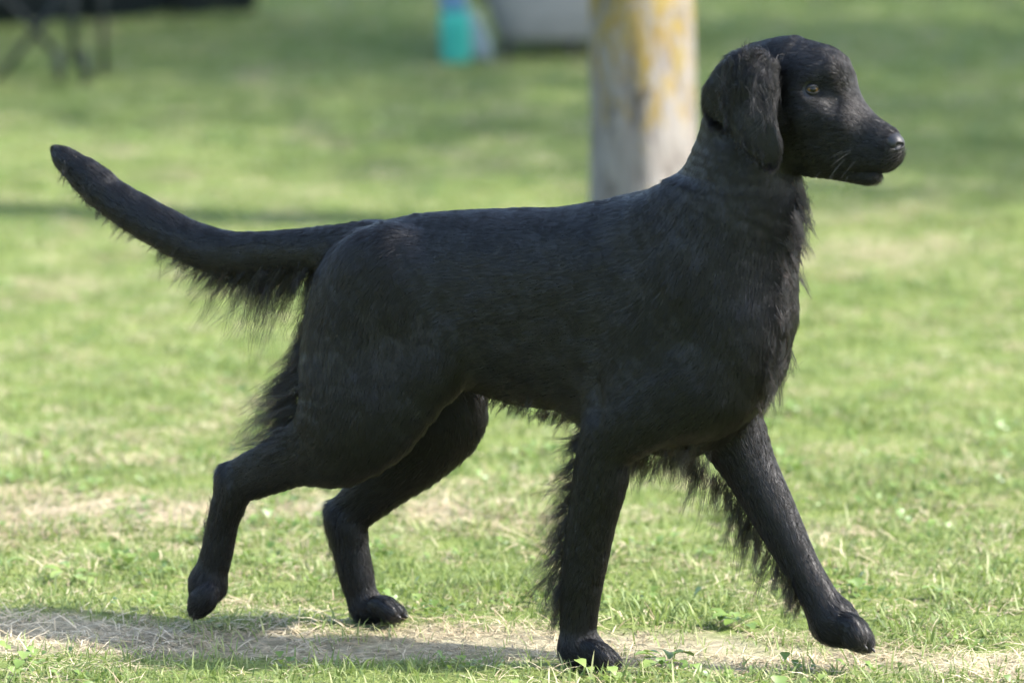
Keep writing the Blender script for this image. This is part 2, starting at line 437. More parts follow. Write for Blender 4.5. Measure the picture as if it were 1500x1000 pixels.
# canvas lounger seat seen end on, its sides sloping down to low feet
t = empty('camp_lounger', tuple(gp(800, 88))); tag(t, 'grey canvas camp lounger on low feet, half hidden behind the tree trunk', 'lounger')
hull('seat', [(.055, -.14, .32, .0, .42), (.075, -.155, .335, -.01, .44), (.16, -.185, .35, -.02, .50), (.24, -.225, .36, -.02, .54), (.30, -.24, .37, -.02, .56), (.31, -.235, .365, -.015, .55)], GREY, t)
MB().tube([(-.19, -.03, .17), (-.235, -.03, .30), (-.25, .25, .31), (-.25, .56, .31)], .012).build('frame', GREYD, t, True)
hull('backrest', [(.30, -.22, .35, .50, .56), (.5, -.22, .35, .56, .62), (.74, -.21, .34, .64, .69), (.76, -.18, .31, .645, .685)], GREY, t)
for x_ in (-.12, .08, .30):
    for y_ in (.02, .40): MB().tube([(x_, y_, 0), (x_, y_, .06)], .014).build('leg', GREYD, t, True)
t = empty('tote_bag', tuple(gp(668, 94))); tag(t, 'teal bag with a blue top standing left of the grey lounger', 'bag')
hull('bag_body', [(.0, -.042, .040, -.03, .05), (.02, -.046, .046, -.035, .055), (.12, -.048, .044, -.03, .05), (.165, -.046, .034, -.02, .045)], TEAL, t)
hull('bag_top', [(.16, -.047, .033, -.022, .046), (.22, -.050, .028, -.02, .04), (.30, -.052, .024, -.01, .03), (.31, -.03, .01, 0, .02)], BLUE, t)
MB().tube([(-.035, 0, .30), (-.03, .0, .40), (.0, .0, .43), (.015, 0, .40), (.018, 0, .30)], .006).build('strap', BLUE, t, True)
t = hull('folded_towel', [(.0, -.04, .038, -.03, .05), (.05, -.042, .03, -.03, .05), (.10, -.044, .012, -.025, .04), (.14, -.043, -.012, -.02, .03), (.16, -.040, -.028, -.01, .02)], PALE, None)
t.location = gp(704, 90); tag(t, 'pale blue towel slumped between the teal bag and grey lounger', 'towel')
# folding chair at the upper left
t = empty('folding_chair', tuple(gp(70, 125))); tag(t, 'dark folding chair with crossed legs at the far left of the lawn', 'folding chair')
for x_ in (.035, .112):
    MB().tube([(x_, -.01, 0), (x_ - .006, 0, .10)], .013).build('foot', DARKM, t, True)
MB().tube([(.03, 0, .09), (-.17, .02, .30), (-.28, .03, .42)], .010).build('leg', DARKM, t, True)
MB().tube([(-.16, .0, .0), (.02, .02, .22), (.12, .03, .42)], .010).build('leg', DARKM, t, True)
MB().tube([(.075, .0, .06), (.072, .02, .42)], .011).build('leg', DARKM, t, True)
MB().tube([(.142, .25, .0), (.142, .25, .42)], .009).build('leg', DARKM, t, True)
MB().tube([(-.26, .25, .0), (-.10, .25, .42)], .009).build('leg', DARKM, t, True)
hull('seat', [(.41, -.30, .17, -.02, .34), (.44, -.30, .17, -.02, .34)], NAVY, t)
hull('backrest', [(.56, -.29, .16, .32, .345), (.86, -.29, .16, .38, .405)], NAVY, t)
MB().tube([(-.29, .33, .42), (-.29, .40, .88)], .010).build('frame', DARKM, t, True); MB().tube([(.16, .33, .42), (.16, .40, .88)], .010).build('frame', DARKM, t, True)
# windbreak across the back left
g0 = gp(-60, 42); g1 = gp(375, 22)
t = empty('windbreak', tuple(g0)); tag(t, 'long dark cloth windbreak across the far left of the lawn', 'windbreak')
dx, dy = g1[0] - g0[0] , g1[1] - g0[1]
npn = 5
for i in range(npn):
    a0, a1 = -.4 + 1.4 * i / npn, -.4 + 1.4 * (i + 1) / npn
    V = []; F = []; nn = 14
    for q in range(nn + 1):
        f_ = a0 + (a1 - a0) * q / nn
        sag = .035 * math.sin(math.pi * q / nn)
        for z_, off in ((.01, 0), (.4, sag), (.8, sag), (1.15 - .02 * math.sin(math.pi * q / nn), 0)):
            V.append((dx * f_, dy * f_ + off, z_))
    for q in range(nn):
        for j in range(3): F.append((q * 4 + j, (q + 1) * 4 + j, (q + 1) * 4 + j + 1, q * 4 + j + 1))
    o = link('panel', mesh_np('panel', V, F), NAVY, t); m = o.modifiers.new('thick', 'SOLIDIFY'); m.thickness = .004
    MB().tube([(dx * a0, dy * a0 - .012, 0), (dx * a0, dy * a0 - .012, 1.25)], .012).build('pole', DARKM, t, True)
# ================================================================== DOG
YAW = R(27)
ORG = np.array([(870 - 750) / 1072.0, -0.03, 0.0])      # foot of the dog's middle plane
HD = np.array([math.cos(YAW), -math.sin(YAW), 0.0])
LT = np.array([math.sin(YAW), math.cos(YAW), 0.0])
ZU = np.array([0.0, 0.0, 1.0])
PXM = 1072.0
def ray(u, v):
    d = np.array([(u - 750) / FPX, 1.0, -(v - 500) / FPX])
    cp, sp = math.cos(PITCH), math.sin(PITCH)
    return np.array([d[0], d[1] * cp + d[2] * sp, -d[1] * sp + d[2] * cp])
def to_local(p):
    q = p - ORG
    return np.array([q @ HD, q @ LT, q[2]])
def B(u, v, l=0.0, frame=None):
    """photograph measurement -> point of the dog, l metres to its far side, in the dog's own axes"""
    if frame is None:
        o, n = ORG, LT
    else:
        o, n = frame
    d = ray(u, v)
    t = ((o - CAM) @ n + l) / (d @ n)
    return to_local(CAM + d * t)

HYAW = R(31)
hn = np.array([math.sin(HYAW), math.cos(HYAW), 0.0])
hpt = ORG + HD * ((B(1100, 180))[0])
HEAD = (hpt, hn)
HN_LOC = np.array([hn @ HD, hn @ LT, 0.0])
HH_LOC = np.array([math.cos(HYAW) * HD[0] - math.sin(HYAW) * HD[1], math.cos(HYAW) * LT[0] - math.sin(HYAW) * LT[1], 0.0])
NL = np.array([0.0, 1.0, 0.0])

PR = []; CH = []; TOES = []   # primitives, chains
def chain(pts, s=.7, k=12, flow=1, hl=.014, frame=None, head=False, sub=False, lift=.22):
    """pts: (u, v, radius px, lateral m) -> a run of round cones"""
    fr = HEAD if head else None
    n = HN_LOC if head else NL
    P = [B(p[0], p[1], p[3] if len(p) > 3 else 0.0, fr) for p in pts]
    rr = [p[2] / PXM for p in pts]
    if len(P) == 1: P = P * 2; rr = rr * 2
    if isinstance(flow, tuple):
        hx = HH_LOC if head else np.array([1.0, 0, 0])
        ff = hx * flow[0] + np.array([0, 0, -flow[1]]) + (n * flow[2] if len(flow) > 2 else 0)
    Q4 = np.array([[*a_, r_] for a_, r_ in zip(P, rr)])
    segs = []
    for i in range(len(Q4) - 1):
        p0 = Q4[i - 1] if i else 2 * Q4[0] - Q4[1]
        p3 = Q4[i + 2] if i + 2 < len(Q4) else 2 * Q4[-1] - Q4[-2]
        p1, p2 = Q4[i], Q4[i + 1]
        prev = p1
        for t in (.25, .5, .75, 1.0):
            q_ = .5 * (2 * p1 + (p2 - p0) * t + (2 * p0 - 5 * p1 + 4 * p2 - p3) * t * t + (3 * p1 - p0 - 3 * p2 + p3) * t ** 3)
            f = ff if isinstance(flow, tuple) else (q_[:3] - prev[:3]) * flow
            f = f / (np.linalg.norm(f) + 1e-9)
            segs.append(dict(a=prev[:3], b=q_[:3], ra=prev[3], rb=q_[3], s=s, n=n, k=k / PXM, f=f, hl=hl, lift=lift))
            prev = q_
    PR.extend(segs); CH.append(segs)
    return segs

# trunk of the body: chest to croup
chain([(1035, 488, 128), (965, 472, 172), (905, 462, 162), (835, 457, 146), (760, 450, 139), (690, 436, 125), (620, 422, 106), (560, 422, 92)],
      s=.56, k=20, flow=(-1, .25), hl=.022)
chain([(900, 410, 100), (700, 405, 84), (580, 412, 74)], s=.85, k=30, flow=(-1, .15), hl=.022)
chain([(1101, 468, 41), (1062, 540, 52), (1010, 596, 62), (900, 580, 58)], s=.75, k=30, flow=(-.5, 1), hl=.025)
# withers and neck
chain([(1118, 150, 56), (1100, 205, 73), (1086, 270, 86), (1064, 340, 102), (1040, 410, 118)], s=.66, k=26, flow=1, hl=.018)
chain([(1010, 310, 45), (930, 350, 50), (870, 362, 40)], s=.8, k=30, flow=(-1, .3), hl=.02)
chain([(1126, 290, 43), (1122, 370, 42), (1114, 440, 48)], s=.8, k=26, flow=(.1, 1), hl=.03)
# shoulder blades and upper arms
for sgn in (-1, 1):
    chain([(985, 360, 50, .040 * sgn), (1045, 470, 60, .052 * sgn), (1035, 560, 60, .056 * sgn)], s=.5, k=70, flow=(-.35, 1), hl=.02)
    chain([(570, 405, 46, .04 * sgn), (530, 450, 60, .045 * sgn)], s=.7, k=50, flow=(-.7, .7), hl=.02)
for sgn in (-1, 1):
    chain([(990, 420, 34, .070 * sgn), (945, 520, 42, .074 * sgn), (900, 600, 34, .076 * sgn)], s=.5, k=34, flow=(-.3, 1), hl=.022)
    chain([(706, 462, 14, .060 * sgn), (676, 500, 20, .058 * sgn), (640, 540, 22, .060 * sgn)], s=.6, k=34, flow=(-.3, 1), hl=.02)
    chain([(1090, 230, 30, .036 * sgn), (1060, 320, 40, .046 * sgn), (1020, 400, 44, .056 * sgn)], s=.5, k=40, flow=1, hl=.018)
    chain([(572, 372, 20, .052 * sgn), (545, 392, 26, .052 * sgn)], s=.8, k=40, flow=(-.7, .7), hl=.02)
# near fore leg
chain([(1010, 560, 62, -.058), (935, 604, 58, -.070), (892, 650, 43, -.074), (879, 705, 40, -.072), (867, 760, 36, -.070), (857, 820, 33, -.068),
       (850, 880, 28, -.066), (847, 925, 26, -.064), (850, 948, 28, -.064)], s=.74, k=30, flow=1, hl=.013)
# far fore leg
chain([(1022, 560, 60, .06), (1064, 620, 54, .068), (1096, 680, 41, .066), (1130, 745, 35, .064), (1166, 815, 28, .062), (1186, 850, 26, .06), (1202, 880, 28, .06), (1217, 905, 31, .06)],
      s=.76, k=16, flow=1, hl=.011)
# near hind leg (pushing off behind)
chain([(550, 440, 90, -.045), (524, 520, 92, -.056), (516, 595, 86, -.066), (480, 642, 58, -.070), (428, 670, 42, -.07), (378, 692, 35, -.068), (345, 705, 30, -.066)],
      s=.5, k=40, flow=1, hl=.018)
chain([(620, 450, 70, -.035), (626, 520, 56, -.05), (568, 596, 58, -.062), (500, 650, 42, -.07)], s=.5, k=50, flow=1, hl=.018)
chain([(332, 694, 14, -.066), (342, 712, 28, -.066), (328, 760, 24, -.066), (316, 815, 24, -.066), (306, 850, 24, -.066)], s=.72, k=10, flow=1, hl=.012)
# far hind leg (bearing weight)
chain([(590, 450, 85, .045), (615, 540, 84, .055), (650, 600, 70, .064), (618, 655, 54, .066), (568, 702, 41, .068), (524, 740, 34, .068), (503, 758, 28, .068)],
      s=.5, k=30, flow=1, hl=.016)
chain([(486, 744, 12, .068), (506, 765, 31, .068), (513, 800, 29, .068), (524, 850, 26, .068), (532, 885, 22, .068)], s=.74, k=10, flow=1, hl=.012)
# paws: pad body and four toes each, fanned sideways
def paw(base, tip, rb, rt, l, spread=.0125, dn=(0, 1)):
    (bu, bv), (tu, tv) = base, tip
    chain([(bu, bv, rb, l), ((bu * .68 + tu * .32), (bv * .68 + tv * .32), rb * .86, l)], s=.82, k=18, flow=1, hl=.011)
    for i, q in enumerate((-1.5, -.5, .5, 1.5)):
        back = abs(q) > 1
        f = .24 if back else 0
        uu, vv = tu - (tu - bu) * f + dn[0] * (3 if back else 0), tv - (tv - bv) * f + dn[1] * (3 if back else 0)
        mu, mv = (bu * .5 + uu * .5) - dn[0] * 7, (bv * .5 + vv * .5) - dn[1] * 7
        TOES.append((uu, vv, rt * .8, l + q * spread * 1.15, tu - bu, tv - bv))
        chain([(bu, bv, rb * .6, l + q * spread * .5), (mu, mv, rt * .95, l + q * spread * .95), (mu * .3 + uu * .7, mv * .3 + vv * .7, rt * .92, l + q * spread * 1.15), (uu, vv, rt * .8, l + q * spread * 1.15)],
              s=.60, k=1.5, flow=1, hl=.0085, lift=.35)
paw((850, 951), (896, 969), 27, 17, -.064)
paw((1224, 912), (1264, 938), 31, 21, .06, dn=(-.5, .85))
paw((304, 856), (290, 889), 26, 19, -.066, dn=(-1, .1))
paw((540, 890), (582, 897), 22, 16, .068)
# tail
chain([(545, 372, 46), (495, 366, 36), (430, 368, 31), (350, 371, 31), (290, 358, 31), (225, 326, 30), (165, 289, 27), (130, 260, 23)],
      s=.8, k=16, flow=1, hl=.017, lift=.35)
chain([(150, 277, 25), (124, 256, 24), (99, 236, 19), (86, 224, 11)], s=.8, k=10, flow=1, hl=.009, lift=.25)
# head
chain([(1160, 128, 71), (1184, 134, 64)], s=.80, k=14, flow=(-1, .1), hl=.010, head=True)
chain([(1082, 176, 42), (1104, 116, 46), (1150, 116, 48)], s=.9, k=20, flow=(-1, .4), hl=.009, head=True)
chain([(1162, 188, 61), (1195, 198, 51)], s=.74, k=16, flow=(-1, .5), hl=.011, head=True)     # cheeks
chain([(1202, 172, 56), (1238, 191, 45), (1268, 205, 37), (1298, 216, 29)], s=.72, k=20, flow=-1, hl=.0085, head=True)
chain([(1205, 212, 41), (1252, 225, 30), (1292, 229, 20)], s=.84, k=12, flow=(-1, .6), hl=.0095, head=True)  # flews
chain([(1182, 222, 33), (1222, 240, 21), (1266, 254, 14), (1281, 255, 12)], s=.78, k=5, flow=(-1, .4), hl=.011, head=True)   # lower jaw
for sgn in (-1, 1):
    chain([(1186, 114, 12, .036 * sgn), (1218, 106, 9, .029 * sgn)], s=.8, k=40, flow=(-1, -.2), hl=.0085, head=True)   # brows
    chain([(1176, 166, 12, .046 * sgn), (1226, 180, 10, .030 * sgn)], s=.7, k=40, flow=(-1, .2), hl=.0085, head=True)
chain([(1204, 120, 38), (1218, 142, 28), (1234, 166, 20)], s=.8, k=34, flow=(-1, -.3), hl=.0085, head=True)
# ears
for sgn in (-1, 1):
    chain([(1118, 90, 18, .052 * sgn), (1090, 112, 36, .068 * sgn), (1072, 140, 42, .072 * sgn)], s=.20, k=5, flow=(-.6, .8), hl=.02, head=True)
    chain([(1120, 96, 18, .058 * sgn), (1098, 133, 40, .076 * sgn), (1104, 176, 36, .082 * sgn), (1118, 204, 27, .082 * sgn), (1125, 222, 18, .080 * sgn)], s=.17, k=5, flow=1, hl=.016, head=True)

NOSE = [dict(a=B(1307, 204, 0, HEAD), b=B(1313, 217, 0, HEAD))]

VOX = 0.0027
lo = np.array([-0.90, -0.20, -0.03]); hi = np.array([0.60, 0.20, 0.93])
dim = np.ceil((hi - lo) / VOX).astype(int)
D = np.full(dim, .06, np.float32)
def prim_d(p, X):
    X = X - p['a']
    n = p['n']; g = 1.0 / p['s'] - 1.0
    X = X + n * ((X @ n) * g)[..., None]
    ab = p['b'] - p['a']; ab = ab + n * (ab @ n) * g
    L2 = max(ab @ ab, 1e-9)
    t = np.clip((X @ ab) / L2, 0, 1) if L2 > 1e-8 else np.zeros(X.shape[:-1])
    d = np.linalg.norm(X - t[..., None] * ab, axis=-1) - (p['ra'] + (p['rb'] - p['ra']) * t)
    return d * (.5 + .5 * p['s'])
def smin(a, b, k):
    h = np.maximum(k - np.abs(a - b), 0) / k
    return np.minimum(a, b) - h * h * k * .25
for segs in CH:
    m = .045
    A_ = np.array([np.minimum(p['a'] - p['ra'], p['b'] - p['rb']) for p in segs]).min(0) - m
    B_ = np.array([np.maximum(p['a'] + p['ra'], p['b'] + p['rb']) for p in segs]).max(0) + m
    c0_ = np.clip(((A_ - lo) / VOX).astype(int), 0, dim); c1_ = np.clip(((B_ - lo) / VOX).astype(int) + 1, 0, dim)
    T = np.full(c1_ - c0_, .06, np.float32)
    for p in segs:
        mm = max(p['ra'], p['rb']) + m
        i0 = np.maximum(np.clip(((np.minimum(p['a'], p['b']) - mm - lo) / VOX).astype(int), 0, dim), c0_)
        i1 = np.minimum(np.clip(((np.maximum(p['a'], p['b']) + mm - lo) / VOX).astype(int) + 1, 0, dim), c1_)
        if (i1 <= i0).any(): continue
        g = np.stack(np.meshgrid(*[(np.arange(i0[q], i1[q]) * VOX + lo[q]).astype(np.float32) for q in range(3)], indexing='ij'), -1)
        d = prim_d({**p, **{q: p[q].astype(np.float32) for q in ('a', 'b', 'n')}}, g).astype(np.float32)
        sl = tuple(slice(i0[q] - c0_[q], i1[q] - c0_[q]) for q in range(3))
        T[sl] = np.minimum(T[sl], d)
    sl = tuple(slice(c0_[q], c1_[q]) for q in range(3))
    D[sl] = smin(D[sl], T, segs[0]['k'])
def carve(pts, s, k, head=True):
    n = HN_LOC if head else NL
    for i in range(len(pts) - 1):
        A = B(pts[i][0], pts[i][1], pts[i][3], HEAD if head else None); Bb = B(pts[i + 1][0], pts[i + 1][1], pts[i + 1][3], HEAD if head else None)
        p = dict(a=A, b=Bb, ra=pts[i][2] / PXM, rb=pts[i + 1][2] / PXM, s=s, n=n)
        m = .08
        a = np.minimum(A, Bb) - m; b = np.maximum(A, Bb) + m
        i0 = np.clip(((a - lo) / VOX).astype(int), 0, dim); i1 = np.clip(((b - lo) / VOX).astype(int) + 1, 0, dim)
        g = np.stack(np.meshgrid(*[(np.arange(i0[q], i1[q]) * VOX + lo[q]) for q in range(3)], indexing='ij'), -1)
        X = g - A; gg = 1.0 / s - 1.0
        X = X + n * ((X @ n) * gg)[..., None]
        ab = Bb - A; ab = ab + n * (ab @ n) * gg
        t = np.clip((X @ ab) / (ab @ ab), 0, 1)
        d = (np.linalg.norm(X - t[..., None] * ab, axis=-1) - (p['ra'] + (p['rb'] - p['ra']) * t)).astype(np.float32)
        sl = tuple(slice(i0[q], i1[q]) for q in range(3))
        kk = k / PXM
        D[sl] = -smin(-D[sl], d, kk)
carve([(872, 420, 8, -.108), (862, 500, 10, -.108), (868, 590, 9, -.104)], 1.0, 34, False)
# mouth line
for sgn in (-1, 1):
    carve([(1296, 252, 3.0, .012 * sgn), (1262, 252, 3.0, .021 * sgn), (1228, 248, 3.0, .028 * sgn), (1204, 250, 2.0, .034 * sgn)], 3.0, 3)
# eye sockets
for sgn in (-1, 1):
    carve([(1187, 131, 7.5, .055 * sgn), (1195, 133, 7, .052 * sgn)], 1.0, 10)
    carve([(1206, 132, 6, .050 * sgn), (1224, 146, 5, .042 * sgn)], 1.0, 24)
ISO = -0.0005
import openvdb
grid = openvdb.FloatGrid(.06)
grid.copyFromArray(D)
pts, tris, quads = grid.convertToPolygons(ISO, 0.0)
GX = np.gradient(D, VOX)
def samp(A, P):
    q = (P - lo) / VOX; q = np.clip(q, 0, dim - 2.001); i = q.astype(int); f = q - i
    r = 0
    for dx in (0, 1):
        for dy in (0, 1):
            for dz in (0, 1):
                wgt = (f[:, 0] if dx else 1 - f[:, 0]) * (f[:, 1] if dy else 1 - f[:, 1]) * (f[:, 2] if dz else 1 - f[:, 2])
                r = r + wgt * A[i[:, 0] + dx, i[:, 1] + dy, i[:, 2] + dz]
    return r
def normals(P):
    n = np.stack([samp(g, P) for g in GX], -1)
    return n / (np.linalg.norm(n, axis=1, keepdims=True) + 1e-9)
def hit(u, v, iso=ISO):
    """first point of the dog's skin on a ray, in its own axes"""
    d = ray(u, v); d = d / np.linalg.norm(d)
    P = np.array([to_local(CAM + d * t) for t in np.arange(6.3, 7.9, .0015)])
    ok = ((P > lo) & (P < hi - VOX)).all(1)
    val = np.where(ok, samp(D, P), 1)
    i = np.argmax(val < iso)
    return P[i] if val[i] < iso else None
pts = pts.astype(np.float64) * VOX + lo
qf = quads[:, ::-1] if len(tris) == 0 else quads

#@DOGMESH
dog = empty('dog', tuple(ORG), math.atan2(HD[1], HD[0]))
tag(dog, 'black long-haired dog trotting to the right with raised feathered tail', 'dog')

def sheen(N, nrm=None, rough=.46):
    b = N.bsdf((.0024, .0027, .0034), rough, .36)
    if nrm is not None: N.l(nrm, b.inputs['Normal'])
    return b
def m_skin():
    N = NT('black_coat_skin'); return N.done(sheen(N))
SKIN = m_skin()
# outward orientation check
c0 = pts[quads[:2000]].astype(float)
fn = np.cross(c0[:, 1] - c0[:, 0], c0[:, 2] - c0[:, 0])
if (np.einsum('ij,ij->i', fn, normals(c0.mean(1))) > 0).mean() < .5: quads = quads[:, ::-1]
body_me = mesh_np('body', pts, quads)
body = link('body', body_me, SKIN, dog)

def curves_obj(name, P, rad, mat, parent, lie=None):
    """P (n, k, 3) strand points, rad (n, k)"""
    n, k, _ = P.shape
    c = bpy.data.hair_curves.new(name); c.add_curves([k] * n)
    c.attributes['position'].data.foreach_set('vector', P.astype(np.float32).ravel())
    r = c.attributes.get('radius') or c.attributes.new('radius', 'FLOAT', 'POINT')
    r.data.foreach_set('value', rad.astype(np.float32).ravel())
    if lie is not None: c.attributes.new('lie', 'FLOAT_VECTOR', 'POINT').data.foreach_set('vector', lie.astype(np.float32).ravel())
    o = link(name, c, mat, parent)
    return o

def m_hair(name='black_dog_hair', mel=1.0, rough=.30, share=.68, gloss=.44):
    N = NT(name)
    h = N.n('ShaderNodeBsdfHairPrincipled')
    try: h.model = 'CHIANG'
    except Exception: pass
    h.parametrization = 'MELANIN'
    for kx, vx in (('Melanin', mel), ('Melanin Redness', .0), ('Roughness', rough), ('Radial Roughness', .5), ('Coat', 0.0), ('Random Roughness', .2), ('Random Color', .1)):
        if kx in h.inputs: h.inputs[kx].default_value = vx
    at = N.n('ShaderNodeAttribute'); at.attribute_name = 'lie'
    vt = N.n('ShaderNodeVectorTransform', vector_type='NORMAL', convert_from='OBJECT', convert_to='WORLD'); N.l(at.outputs['Vector'], vt.inputs[0])
    b = sheen(N, vt.outputs[0], gloss)
    mx = N.n('ShaderNodeMixShader'); mx.inputs[0].default_value = share; N.l(h.outputs[0], mx.inputs[1]); N.l(b.outputs[0], mx.inputs[2])
    return N.done(mx)
HAIR = m_hair()
LONG = m_hair('black_feathering_hair', share=.25)

# --- coat: short strands over the whole skin, laid along the flow of the body
def surf_samples(n, weight=None):
    a = pts[quads]
    ar = np.linalg.norm(np.cross(a[:, 2] - a[:, 0], a[:, 3] - a[:, 1]), axis=1)
    cen = a.mean(1)
    if weight is not None: ar = ar * weight(cen)
    idx = rng.choice(len(ar), n, p=ar / ar.sum())
    r1, r2 = rng.random((2, n))
    q = a[idx]
    return (q[:, 0] * ((1 - r1) * (1 - r2))[:, None] + q[:, 1] * (r1 * (1 - r2))[:, None] + q[:, 2] * (r1 * r2)[:, None] + q[:, 3] * ((1 - r1) * r2)[:, None])
def fields(P):
    F = np.zeros_like(P); H = np.zeros(len(P)); Lf = np.zeros(len(P)); W = np.zeros(len(P))
    for p in PR:
        d = prim_d(p, P)
        wgt = np.exp(-np.clip(d + .006, 0, None) / .006)
        F += p['f'] * wgt[:, None]; H += p['hl'] * wgt; Lf += p['lift'] * wgt; W += wgt
    W += 1e-12
    F /= W[:, None]
    return F, H / W, Lf / W
def vnoise(P, sc, seed=0):
    """smooth vector noise from a few random sine waves"""
    r = np.random.default_rng(seed); out = np.zeros_like(P)
    for i in range(6):
        kv = r.normal(size=(3, 3)) * sc; ph = r.random(3) * 6.28
        out += np.sin(P @ kv.T + ph)
    return out / 2.4
eye_c = [B(1191, 132, .050 * s_, HEAD) for s_ in (-1, 1)]
nose_c = B(1311, 211, 0, HEAD)
def head_w(c):
    hx = B(1150, 150, 0, HEAD)
    d = np.linalg.norm(c - hx, axis=1)
    wt = np.where(d < .17, 2.6, 1.0)
    wt = np.where(c[:, 1] > .03, wt * .55, wt)        # fewer strands on the side nobody stands on
    return wt
def make_coat(n, k=5):
    P0 = surf_samples(n, head_w)
    for e in eye_c:
        P0 = P0[np.linalg.norm(P0 - e, axis=1) > .0125]
    P0 = P0[np.linalg.norm(P0 - nose_c, axis=1) > .015]
    Nn = normals(P0); F, H, Lf = fields(P0)
    F = F + vnoise(P0, 14, 1) * .12 + vnoise(P0, 110, 2) * .05 + rng.normal(size=P0.shape) * .07
    T = F - Nn * np.einsum('ij,ij->i', F, Nn)[:, None]
    T /= np.linalg.norm(T, axis=1, keepdims=True) + 1e-9
    H = H * (.75 + .5 * rng.random(len(P0)))
    Q = np.empty((len(P0), k, 3)); Q[:, 0] = P0 - Nn * .0008
    step = H / (k - 1)
    cl = vnoise(P0, 160, 5)
    for j in range(1, k):
        t = j / (k - 1)
        d = T + Nn * (Lf * (1 - .75 * t))[:, None] + cl * .06 * t
        d[:, 2] -= .10 * t
        d /= np.linalg.norm(d, axis=1, keepdims=True)
        Q[:, j] = Q[:, j - 1] + d * step[:, None]
        # keep tips outside the skin, lying on it
        dd = samp(D, Q[:, j]) - ISO
        nn = normals(Q[:, j])
        push = np.clip(.0006 + .0012 * (1 - t) - dd, 0, .01)
        Q[:, j] += nn * push[:, None]
    rad = np.linspace(1, .25, k)[None] * (.00028 * (.8 + .4 * rng.random(len(P0))))[:, None]
    rad *= np.clip(H / .012, .62, 1.15)[:, None]
    # each strand keeps the lie of the coat under it, bent a little by its own lock
    G = Nn + cl * .10 + rng.normal(size=Nn.shape) * np.where(H < .013, .36, .18)[:, None] + F * .25
    G /= np.linalg.norm(G, axis=1, keepdims=True)
    return Q, rad, np.repeat(G[:, None], k, 1)
NCOAT = int(os.environ.get('NCOAT', 560000))
Q, rad, lie = make_coat(NCOAT)
coat = curves_obj('coat', Q, rad, HAIR, body, lie)
tag(coat, kind='stuff')


# --- long feathering: roots sit on the skin, tips hang free in locks
def feather(name, path, n, lock=20, lat=.012, jit=4, k=8, r0=.00019, bend=(0, 1), head=False, parent=None, spread=.055):
    """path rows: u, v, lateral m, direction du, dv, length px"""
    path = np.array(path, float)
    seg = np.r_[0, np.cumsum(np.hypot(*np.diff(path[:, :2], axis=0).T))]
    nl = max(1, n // lock)
    fr = HEAD if head else None
    hx = HH_LOC if head else np.array([1.0, 0, 0])
    out = []
    t_l = rng.random(nl) * seg[-1]
    for tl in t_l:
        row = np.array([np.interp(tl, seg, path[:, j]) for j in range(6)])
        L = row[5] * (.45 + .85 * rng.random() ** 1.3) * 1.12 / PXM
        la = row[2] + rng.normal() * lat
        cu, cv = row[0] + rng.normal() * jit, row[1] + rng.normal() * jit
        c = B(cu, cv, la, fr)
        dd = np.array([row[3], row[4]]) + rng.normal(size=2) * .16
        d0 = hx * dd[0] + np.array([0, 0, -dd[1]]) + NL * rng.normal() * .15
        d0 /= np.linalg.norm(d0)
        bd = hx * bend[0] + np.array([0, 0, -bend[1]]) + rng.normal(size=3) * .25
        m = lock
        roots = c + rng.normal(size=(m, 3)) * np.array([.0045, .004, .0055])
        off = roots - c
        Ls = L * (.5 + .6 * rng.random(m))
        Pm = np.empty((m, k, 3)); 
        wig = rng.normal(size=3); ph0 = rng.random() * 6.28
        dj = d0 + rng.normal(size=(m, 3)) * spread
        for j in range(k):
            t = j / (k - 1)
            Pm[:, j] = c + wig * t * t * L * .16 * math.sin(t * 5.5 + ph0) + off * (1 - .93 * t ** .7) + dj * (Ls * t)[:, None] + bd * (Ls * .32 * t * t)[:, None]
        Pm += (np.sin(np.linspace(0, 1, k) * 5 + rng.random() * 6) * .0011 * np.linspace(0, 1, k))[None, :, None] * rng.normal(size=3)
        out.append(Pm)
    Pm = np.concatenate(out)
    rad = np.linspace(1, .18, k)[None] * (r0 * (.7 + .6 * rng.random(len(Pm))))[:, None]
    Gn = normals(Pm[:, 0] * .6 + Pm[:, 1] * .4)
    return tag(curves_obj(name, Pm, rad, LONG, parent or body, np.repeat(Gn[:, None], k, 1)), kind='stuff')
feather('tail_feathering', [(500, 378, 0, -.5, .9, 40), (470, 388, 0, -.5, .9, 80), (430, 392, 0, -.6, .8, 92), (380, 398, 0, -.7, .7, 80), (330, 392, 0, -.75, .65, 62),
        (290, 380, 0, -.8, .5, 38), (235, 350, 0, -.85, .5, 26), (170, 310, 0, -.85, .5, 20), (120, 270, 0, -.7, .7, 16), (95, 240, 0, -.6, .7, 14)], 6500, lat=.010, jit=5)
feather('tail_tip_hair', [(92, 230, 0, -.85, -.5, 9), (110, 246, 0, -.85, -.6, 10), (130, 258, 0, -.9, -.4, 12), (180, 295, 0, -.9, -.4, 12)], 400, lat=.008, jit=4, bend=(0, 0))
feather('tail_feathering', [(486, 392, 0, -.5, .9, 30), (430, 400, 0, -.6, .8, 36), (370, 402, 0, -.7, .7, 32), (310, 392, 0, -.75, .65, 22)], 3500, lat=.010, jit=5)
feather('thigh_feathering', [(468, 430, -.03, -.6, .8, 30), (455, 470, -.035, -.6, .8, 34), (448, 520, -.045, -.8, .55, 44), (440, 555, -.05, -.9, .35, 74), (436, 590, -.055, -.95, .3, 92),
        (436, 620, -.06, -.95, .3, 92), (425, 645, -.065, -.9, .3, 72), (395, 662, -.066, -.9, .3, 30)], 6000, lat=.014, jit=6, bend=(-.15, .9))
